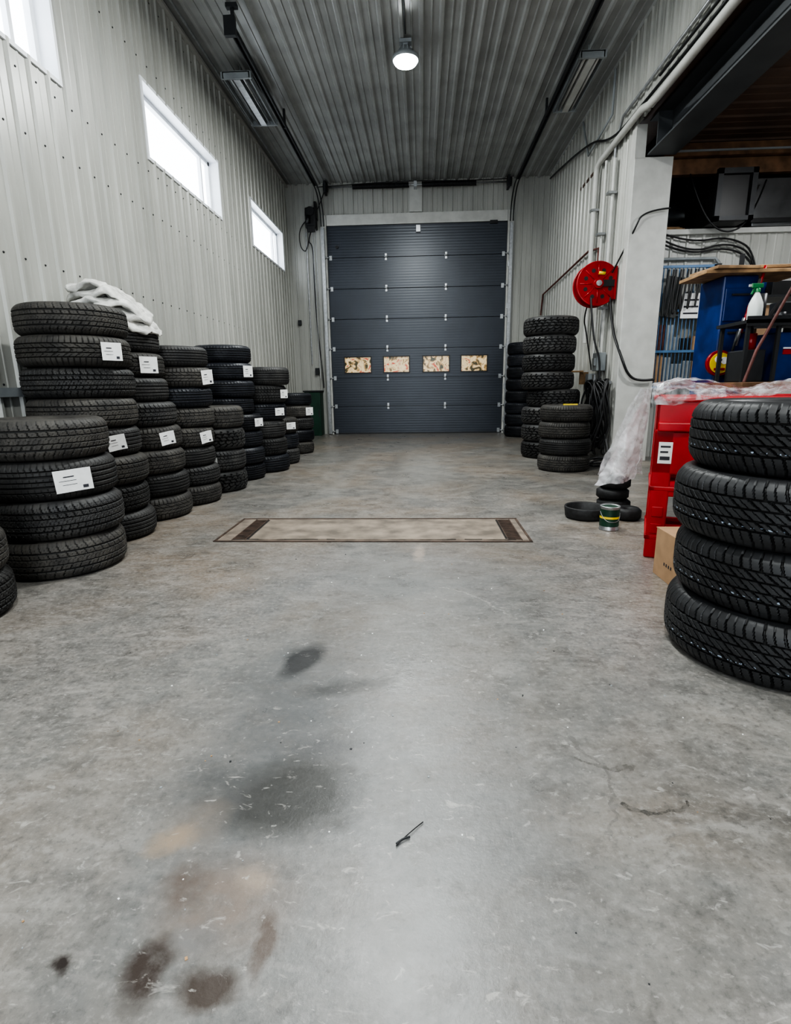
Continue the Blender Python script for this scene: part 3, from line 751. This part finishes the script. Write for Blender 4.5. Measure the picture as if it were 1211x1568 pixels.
def tray(z0,z1,fl=.0,lip=.018):
    bbox(bm,cx0,cx1,cy0,cy0+t,z0,z1,bev=.006); bbox(bm,cx0,cx1,cy1-t,cy1,z0,z1,bev=.006)
    bbox(bm,cx0,cx0+t,cy0,cy1,z0,z1,bev=.006); bbox(bm,cx1-t,cx1,cy0,cy1,z0,z1,bev=.006)
    bbox(bm,cx0+.01,cx1-.01,cy0+.01,cy1-.01,z0+fl,z0+fl+.02)
    bbox(bm,cx0-lip,cx1+lip,cy0-lip,cy0+.03,z1-.03,z1,bev=.008); bbox(bm,cx0-lip,cx1+lip,cy1-.03,cy1+lip,z1-.03,z1,bev=.008)
    bbox(bm,cx0-lip,cx0+.03,cy0-lip,cy1+lip,z1-.03,z1,bev=.008); bbox(bm,cx1-.03,cx1+lip,cy0-lip,cy1+lip,z1-.03,z1,bev=.008)
tray(.73,.93); tray(.37,.43,0,.006); tray(.08,.14,0,.006)
LW=.10
for x in (cx0,cx1-LW):
    for y in (cy0-.004,cy1-.026):
        bbox(bm,x,x+LW,y,y+.03,.0,.75,bev=.008)
    xs_=x if x==cx0 else cx1-.03
    for y in (cy0,cy1-.10): bbox(bm,xs_,xs_+.03,y,y+.10,.0,.75,bev=.008)
bbox(bm,cx0,cx0+.26,cy0-.004,cy0+.02,.50,.74,bev=.008)
for z in (.15,.25): bbox(bm,cx0+.02,cx0+LW-.02,cy0-.010,cy0+.0,z,z+.06,bev=.004)
bbox(bm,cx0+.01,cx0+.28,cy0-.03,cy0-.0,.74,.79,bev=.008)
obj_from_bm('moulded_body',bm,M_red,g)
bm=bmesh.new(); bbox(bm,cx0+.025,cx0+.095,cy0-.009,cy0-.005,.56,.68,mi=0); bbox(bm,cx0+.035,cx0+.085,cy0-.011,cy0-.009,.65,.66,mi=1);bbox(bm,cx0+.035,cx0+.075,cy0-.011,cy0-.009,.62,.63,mi=1);bbox(bm,cx0+.035,cx0+.085,cy0-.011,cy0-.009,.58,.60,mi=1)
obj_from_bm('sticker',bm,[M_paper,M_ink],g)
def plastic(name,lo,hi):
    m=bpy.data.materials.new(name); m.use_nodes=True; nt=m.node_tree;N=nt.nodes;L=nt.links
    b=N['Principled BSDF']; b.inputs['Base Color'].default_value=(.74,.75,.77,1); b.inputs['Roughness'].default_value=.18
    tr=N.new('ShaderNodeBsdfTransparent'); mx=N.new('ShaderNodeMixShader')
    tc=N.new('ShaderNodeTexCoord'); nz=N.new('ShaderNodeTexNoise'); nz.inputs['Scale'].default_value=14; nz.inputs['Detail'].default_value=6; nz.inputs['Distortion'].default_value=1
    L.new(tc.outputs['Object'],nz.inputs['Vector'])
    mr=N.new('ShaderNodeMapRange'); mr.inputs['From Min'].default_value=.38; mr.inputs['From Max'].default_value=.66; mr.inputs['To Min'].default_value=lo; mr.inputs['To Max'].default_value=hi
    L.new(nz.outputs['Fac'],mr.inputs['Value']); L.new(mr.outputs['Result'],mx.inputs['Fac'])
    L.new(tr.outputs[0],mx.inputs[1]); L.new(b.outputs[0],mx.inputs[2]); L.new(mx.outputs[0],N['Material Output'].inputs['Surface'])
    return m
M_film=plastic('clear_poly_film',.08,.6)
M_film2=plastic('milky_poly_bag',.32,.8)
def sheet(name,fn,nu,nv,m,parent,amp=.0,freq=6,seed=0):
    bm=bmesh.new(); G=[]
    for j in range(nv+1):
        row=[]
        for i in range(nu+1):
            p=Vector(fn(i/nu,j/nv)); nn=noise.noise_vector(p*freq+Vector((seed,0,0)))+.5*noise.noise_vector(p*freq*2.7+Vector((seed,3,0)))
            row.append(bm.verts.new(p+nn*amp))
        G.append(row)
    for j in range(nv):
        for i in range(nu):
            f=bm.faces.new((G[j][i],G[j][i+1],G[j+1][i+1],G[j+1][i])); f.smooth=True
    return obj_from_bm(name,bm,m,parent)
g=group('plastic_film_wrap',CL,CR)
sheet('top_film',lambda u,v:(-.03+.85*u,-.03+.6*v,.965+.025*math.sin(u*9)+.03*math.sin(v*7+u*4)),60,44,M_film,g,.022,9)
sheet('front_drape',lambda u,v:(-.03+.34*u,-.045-.01*v,.97-.10*v*(1-.6*u)),30,14,M_film,g,.014,14,3)
g2=group('clear_plastic_bag')
sheet('bag_front',lambda u,v:(1.44+.09*u-(.27-.20*u)*v**1.1+.015*math.sin(u*16)*v,3.60+.10*u-.10*math.sin(u*pi)*v,.965-(.63-.05*u)*v),44,50,M_film2,g2,.022,8,5)
sheet('bag_back',lambda u,v:(1.45+.09*u-(.23-.22*u)*v+.015*math.sin(u*13)*v,3.74+.04*u,.965-(.58)*v),34,44,M_film2,g2,.018,8,9)

# ------------------------------------------------------------------ adjacent bay
YA=7.6
bm=bmesh.new(); fa=lambda u,v,o:(u,YA-o,v)
ribsheet(bm,2.96,7.0,0,2.84,fa)
bmesh.ops.recalc_face_normals(bm,faces=bm.faces)
obj_from_bm('wall_back_bay',bm,M_wall)
boxobj('wall_side_bay',7.0,7.1,YF,9.6,0,3.98,M_wall)
bm=bmesh.new(); fc2=lambda u,v,o:(v,u,3.87-o)
ribsheet(bm,YF,YA+.1,2.97,7.0,fc2,period=.3,h=.02,wb=.05,wt=.03,minor=.005)
obj_from_bm('ceiling_bay',bm,M_brown)
boxobj('wall_recess_back',2.97,7,9.4,9.45,2.8,3.98,M_void)
boxobj('wall_recess_side',2.90,2.95,YA+.0,9.4,2.8,3.98,M_void)
boxobj('floor_mezzanine',2.97,6.98,YA+.06,9.4,2.80,2.90,M_woodd)
boxobj('ceiling_recess',2.97,6.98,YA+.12,9.4,3.83,3.85,M_void)
g=group('mezzanine_header'); bm=bmesh.new()
bbox(bm,2.97,6.98,YA-.12,YA+.0,3.70,3.84,mi=1); bbox(bm,2.97,6.98,YA-.14,YA-.12,3.74,3.76,mi=2)
bbox(bm,2.97,6.98,YA-.05,YA+.05,3.52,3.69,mi=0)
obj_from_bm('joists',bm,[M_woodd,M_woodd,M_grey],g)
boxobj('trim_7',2.98,6.98,YA-.05,YA+.05,2.84,2.90,M_white)
g=group('storage_cabinet'); bm=bmesh.new()
bbox(bm,4.15,5.4,YA-.04,YA+.6,2.91,3.46,mi=0,bev=.01); bbox(bm,4.12,5.38,YA-.07,YA-.04,2.95,3.0,mi=1); bbox(bm,4.7,4.71,YA-.05,YA-.04,2.95,3.44,mi=1)
obj_from_bm('cabinet_body',bm,[M_duct,M_black],g)
g=group('unit_heater'); bm=bmesh.new()
bbox(bm,3.55,3.95,YA-.30,YA+.5,2.91,3.46,mi=0,bev=.01)
bbox(bm,3.53,3.59,YA-.35,YA-.3,2.91,3.48,mi=1); bbox(bm,3.93,3.99,YA-.35,YA-.3,2.91,3.48,mi=1); bbox(bm,3.53,3.99,YA-.35,YA-.3,3.42,3.48,mi=1); bbox(bm,3.53,3.99,YA-.35,YA-.3,2.91,2.96,mi=1)
obj_from_bm('housing',bm,[M_black,M_dark],g)
g=group('ventilation_duct'); bm=bmesh.new(); bcyl(bm,(3.0,YA+1.2,3.38),(6.9,YA+1.2,3.38),.2,seg=28)
for k in range(5): bcyl(bm,(3.2+k*.8,YA+1.2,3.38),(3.24+k*.8,YA+1.2,3.38),.21,seg=28)
obj_from_bm('round_duct',bm,M_duct,g)
g=group('stored_lumber'); bm=bmesh.new()
for k in range(5): bbox(bm,3.0,3.4,YA+.1+.08*k,YA+.16+.08*k,2.905,2.95+.03*(k%3),mi=0)
bbox(bm,3.02,3.30,YA+.55,YA+.8,2.905,3.2,mi=1,bev=.01)
obj_from_bm('boards',bm,[M_wood,M_card],g)
g=group('wall_cables_bay')
for k,(z,s) in enumerate(((2.78,.05),(2.72,.12),(2.66,.07))):
    tube('cable_%d'%k,[(3.0,YA-.04,z+.1),(3.4,YA-.06,z-s),(3.9,YA-.05,z+.03),(4.3,YA-.05,z-.2),(4.35,YA-.05,1.8)],.011,M_black,g,True)
tube('conduit',[(3.02,YA-.05,2.55),(3.75,YA-.05,2.55),(3.8,YA-.05,2.5),(3.8,YA-.05,.6)],.018,M_grey,g)
tube('hanging_wire',[(3.3,YA-.12,3.5),(3.4,YA-.3,3.0),(3.7,YA-.3,2.75),(4.0,YA-.3,2.9),(4.2,YA-.15,3.4)],.010,M_black,g,True)
g=group('parts_rack'); bm=bmesh.new(); yr=YA-.25
for k in range(15):
    x=2.99+k*.048; bcyl(bm,(x,yr,.95),(x,yr,2.42),.006,seg=8,mi=0)
for z in (.95,1.4,1.9,2.42): bbox(bm,2.99,3.68,yr-.015,yr+.015,z-.015,z+.015,mi=0)
for x in (2.99,3.66): bbox(bm,x-.015,x+.015,yr-.015,yr+.2,.0,2.44,mi=0)
for z in (1.0,1.4,1.85): bbox(bm,3.0,3.67,yr+.03,yr+.2,z-.01,z+.01,mi=1)
obj_from_bm('bars',bm,[M_blueb,M_grey],g)
bm=bmesh.new()
for z in (1.01,1.41,1.86):
    x=3.03
    while x<3.58:
        w=random.uniform(.06,.14); h=random.uniform(.12,.36); bbox(bm,x,x+w,yr+.04,yr+.18,z,z+h,mi=random.randrange(5),bev=.004); x+=w+.01
obj_from_bm('stored_parts',bm,[M_grey,M_card,M_black,M_grey,M_rust],g)
M_smoky=mat('smoky_plastic',(.08,.085,.085),.3)
bm=bmesh.new(); bbox(bm,3.05,3.26,yr-.03,yr-.025,1.82,2.3,mi=0,rot=Matrix.Rotation(.15,3,'Y')); bbox(bm,3.28,3.52,yr-.035,yr-.03,1.80,2.10,mi=1)
for k in range(3): bbox(bm,3.31,3.49,yr-.038,yr-.035,1.85+.08*k,1.87+.08*k,mi=2)
obj_from_bm('wall_sign',bm,[M_smoky,M_paper,M_ink],g)
for k in range(5): tube('hung_cord_%d'%k,[(3.08+.09*k,yr-.05,2.38),(3.04+.1*k,yr-.07,2.0),(3.1+.08*k,yr-.07,1.7+.05*k),(3.14+.09*k,yr-.05,2.38)],.011,M_black,g,True)
g=group('blue_tool_cabinet'); bm=bmesh.new()
bbox(bm,2.50,2.78,4.85,5.24,.0,1.86,bev=.012); 
for z in (.3,.6,.9,1.2,1.5): bbox(bm,2.52,2.76,4.838,4.85,z,z+.26,bev=.005); 
for z in (.3,.6,.9,1.2,1.5): bbox(bm,2.57,2.71,4.825,4.838,z+.2,z+.215,mi=1)
obj_from_bm('cabinet_body',bm,[M_blue,M_dark],g)
bm=bmesh.new(); bcyl(bm,(2.52,4.80,1.16),(2.52,4.835,1.16),.105,seg=32,mi=2); bcyl(bm,(2.52,4.79,1.16),(2.52,4.80,1.16),.085,seg=32,mi=0); bcyl(bm,(2.50,4.785,1.19),(2.50,4.79,1.19),.03,seg=16,mi=1); bcyl(bm,(2.55,4.785,1.18),(2.55,4.79,1.18),.03,seg=16,mi=1); bbox(bm,2.47,2.56,4.785,4.79,1.10,1.12,mi=2)
obj_from_bm('round_badge',bm,[M_yellow,M_paper,M_redp],g)
bm=bmesh.new()
for k in range(6):
    z=1.2+.1*k; bcyl(bm,(2.60+.03*k,4.80,z),(2.64+.03*k,4.80,z+.22),.012,seg=8,mi=k%3)
obj_from_bm('hanging_wrenches',bm,[M_dark,M_galv,M_redp],g)
g=group('wooden_plank_shelf'); bm=bmesh.new(); bbox(bm,2.30,3.15,4.75,5.22,1.862,1.89,bev=.004)
bbox(bm,2.34,2.70,4.72,5.1,1.89,1.915,bev=.004,rot=Matrix.Rotation(.12,3,'Z')); bbox(bm,2.55,3.2,4.86,5.12,1.915,1.94,bev=.004,rot=Matrix.Rotation(-.05,3,'Z'))
obj_from_bm('planks',bm,M_wood,g)
g=group('cluttered_shelving'); bm=bmesh.new()
for x in (2.86,3.9): 
    for y in (5.3,5.68): bbox(bm,x,x+.03,y,y+.03,0,2.12,mi=0)
for z in (.5,1.0,1.4,1.75): bbox(bm,2.86,3.93,5.3,5.71,z,z+.02,mi=0)
for z in (1.02,1.42,1.77):
    x=2.9
    while x<3.8:
        w=random.uniform(.07,.2); h=random.uniform(.10,.27)
        if random.random()<.35: bcyl(bm,(x+w/2,5.42,z),(x+w/2,5.42,z+h),min(w,.12)/2,seg=16,mi=random.randrange(1,7))
        else: bbox(bm,x,x+w,5.34,5.6,z,z+h,mi=random.randrange(1,7),bev=.005)
        x+=w+.015
obj_from_bm('shelves',bm,[M_dark,M_black,M_card,M_blue,M_grey,M_black,M_redp],g)
g=group('workbench'); bm=bmesh.new()
bbox(bm,2.30,3.6,4.05,4.72,.95,1.0,mi=0,bev=.005)
for x in (2.34,3.52):
    for y in (4.1,4.62): bbox(bm,x,x+.05,y,y+.05,0,.95,mi=1)
bbox(bm,2.34,3.57,4.1,4.67,.3,.33,mi=1)
obj_from_bm('bench',bm,[M_woodd,M_dark],g)
g=group('steel_shelf_stand'); bm=bmesh.new()
for x in (2.40,2.62,3.3):
    bbox(bm,x,x+.025,4.25,4.275,1.001,1.43); bbox(bm,x,x+.025,4.6,4.625,1.001,1.43)
bbox(bm,2.38,3.35,4.22,4.65,1.42,1.445); bbox(bm,2.38,3.35,4.22,4.235,1.40,1.47)
obj_from_bm('stand',bm,M_dark,g)
g=group('blue_parts_bin'); bm=bmesh.new(); bbox(bm,2.66,2.98,4.29,4.58,1.001,1.36,mi=0,bev=.01); bbox(bm,2.70,2.92,4.282,4.29,1.20,1.235,mi=1); bbox(bm,2.70,2.92,4.281,4.29,1.24,1.25,mi=2)
bbox(bm,2.45,2.60,4.32,4.58,1.001,1.24,mi=3,bev=.01); bcyl(bm,(2.52,4.40,1.24),(2.52,4.40,1.36),.04,seg=16,mi=1)
obj_from_bm('bins',bm,[M_blue,M_redp,M_paper,M_dark],g)
g=group('orange_case'); bm=bmesh.new(); bbox(bm,3.02,3.28,4.3,4.6,1.001,1.32,bev=.02); bbox(bm,3.1,3.2,4.29,4.3,1.2,1.25,mi=1)
obj_from_bm('case',bm,[M_orange,M_black],g)
g=group('spray_bottle'); bm=bmesh.new(); sx,sy,sz=2.50,4.36,1.446
lathe(bm,[(0,0),(.045,0),(.05,.01),(.05,.10),(.046,.13),(.03,.17),(.016,.20),(.014,.22)],sx,sy,sz,24,mi=0)
lathe(bm,[(.019,.205),(.019,.23),(.012,.235)],sx,sy,sz,20,mi=1)
bbox(bm,sx-.05,sx+.035,sy-.012,sy+.012,sz+.235,sz+.268,mi=1,bev=.006); bbox(bm,sx-.065,sx-.05,sy-.008,sy+.008,sz+.245,sz+.262,mi=2); bbox(bm,sx-.038,sx-.028,sy-.007,sy+.007,sz+.19,sz+.24,mi=1,rot=Matrix.Rotation(.35,3,'Y'))
obj_from_bm('bottle',bm,[mat('white_plastic',(.7,.73,.7),.35,var=.03),mat('green_plastic',(.03,.2,.07),.4),M_white],g)
g=group('hand_tools'); 
tube('cable',[(2.6,4.35,1.47),(2.7,4.4,1.62),(2.85,4.4,1.66),(2.95,4.4,1.5),(3.05,4.4,1.47),(2.8,4.5,1.47),(2.7,4.45,1.5)],.012,M_black,g,True)
bm=bmesh.new(); bcyl(bm,(2.72,4.35,1.47),(2.95,4.45,1.49),.022,seg=12); bbox(bm,2.9,3.05,4.4,4.5,1.446,1.52,bev=.01); bcyl(bm,(2.66,4.3,1.446),(2.66,4.3,1.50),.03,seg=14)
bbox(bm,2.74,2.86,4.48,4.6,1.446,1.60,bev=.01); bcyl(bm,(2.62,4.5,1.446),(2.62,4.5,1.66),.035,seg=14)
obj_from_bm('air_tools',bm,M_dark,g)
g=group('red_pry_bar'); tube('bar',[(2.35,4.12,1.0),(2.42,4.14,1.22),(3.05,4.3,2.45)],.011,M_rust,g)
# folded blanket on stack
g=group('moving_blanket')
def spow(c,p): return math.copysign(abs(c)**p,c)
def layer(k,a,b_,cx_,cy_,zc,th,rot):
    def fn(u,v):
        t=u*2*pi; ph=(v-.5)*pi
        x=a*spow(math.cos(ph),.35)*spow(math.cos(t),.7); y=b_*spow(math.cos(ph),.35)*spow(math.sin(t),.7); z=th*spow(math.sin(ph),.8)
        rr=(x/a)**2*.6+(y/b_)**2*.4
        X=x*math.cos(rot)-y*math.sin(rot); Y=x*math.sin(rot)+y*math.cos(rot)
        d=-.045*rr-.11*max(0,X/a-.45)**1.2*1.7
        return (cx_+X,cy_+Y,zc+z+d+.016*math.sin(X*24+k*2+Y*8)+.012*math.sin(Y*19+X*9+k))
    sheet('fold_%d'%(k+1),fn,110,30,M_cloth,g,.018,11,k*5)
layer(0,.31,.27,-2.34,4.17,1.53,.034,.1)
layer(1,.29,.25,-2.36,4.16,1.59,.034,-.15)
layer(2,.28,.23,-2.35,4.15,1.645,.034,.2)
layer(3,.25,.20,-2.38,4.14,1.70,.034,-.1)
layer(4,.20,.17,-2.41,4.12,1.75,.030,.3)
g=group('bay_ceiling_light'); bm=bmesh.new(); bcyl(bm,(4.6,4.5,3.76),(4.6,4.5,3.84),.16,seg=28,mi=0); bcyl(bm,(4.6,4.5,3.74),(4.6,4.5,3.762),.14,seg=28,mi=1)
obj_from_bm('fixture',bm,[M_white,M_glow],g)
la=bpy.data.lights.new('bay_lamp','AREA'); la.shape='DISK'; la.size=.3; la.energy=85; lo=bpy.data.objects.new('lamp',la); lo.location=(4.6,4.5,3.72); COL.objects.link(lo); lo.parent=g

# ------------------------------------------------------------------ world
w=bpy.data.worlds.new('overcast_sky'); S.world=w; w.use_nodes=True
bg=w.node_tree.nodes['Background']; bg.inputs['Color'].default_value=(.86,.93,1.0,1); bg.inputs['Strength'].default_value=4.8
# ------------------------------------------------------------------ camera
f=812.7
ny=Vector((41,192,-f)).normalized(); nz=-Vector((48,-3450,-f)).normalized(); nx=ny.cross(nz).normalized()
nz=nx.cross(ny).normalized()
cam=bpy.data.cameras.new('camera'); co=bpy.data.objects.new('camera',cam); COL.objects.link(co)
co.matrix_world=Matrix.Translation((0,0,1.0))@Matrix((nx,ny,nz)).to_4x4()
cam.sensor_fit='VERTICAL'; cam.sensor_height=24; cam.lens=f/1568*24; cam.clip_start=.02
S.camera=co
try:
    S.view_settings.view_transform='AgX'; S.view_settings.look='AgX - High Contrast'
except Exception: pass
S.view_settings.exposure=0.10
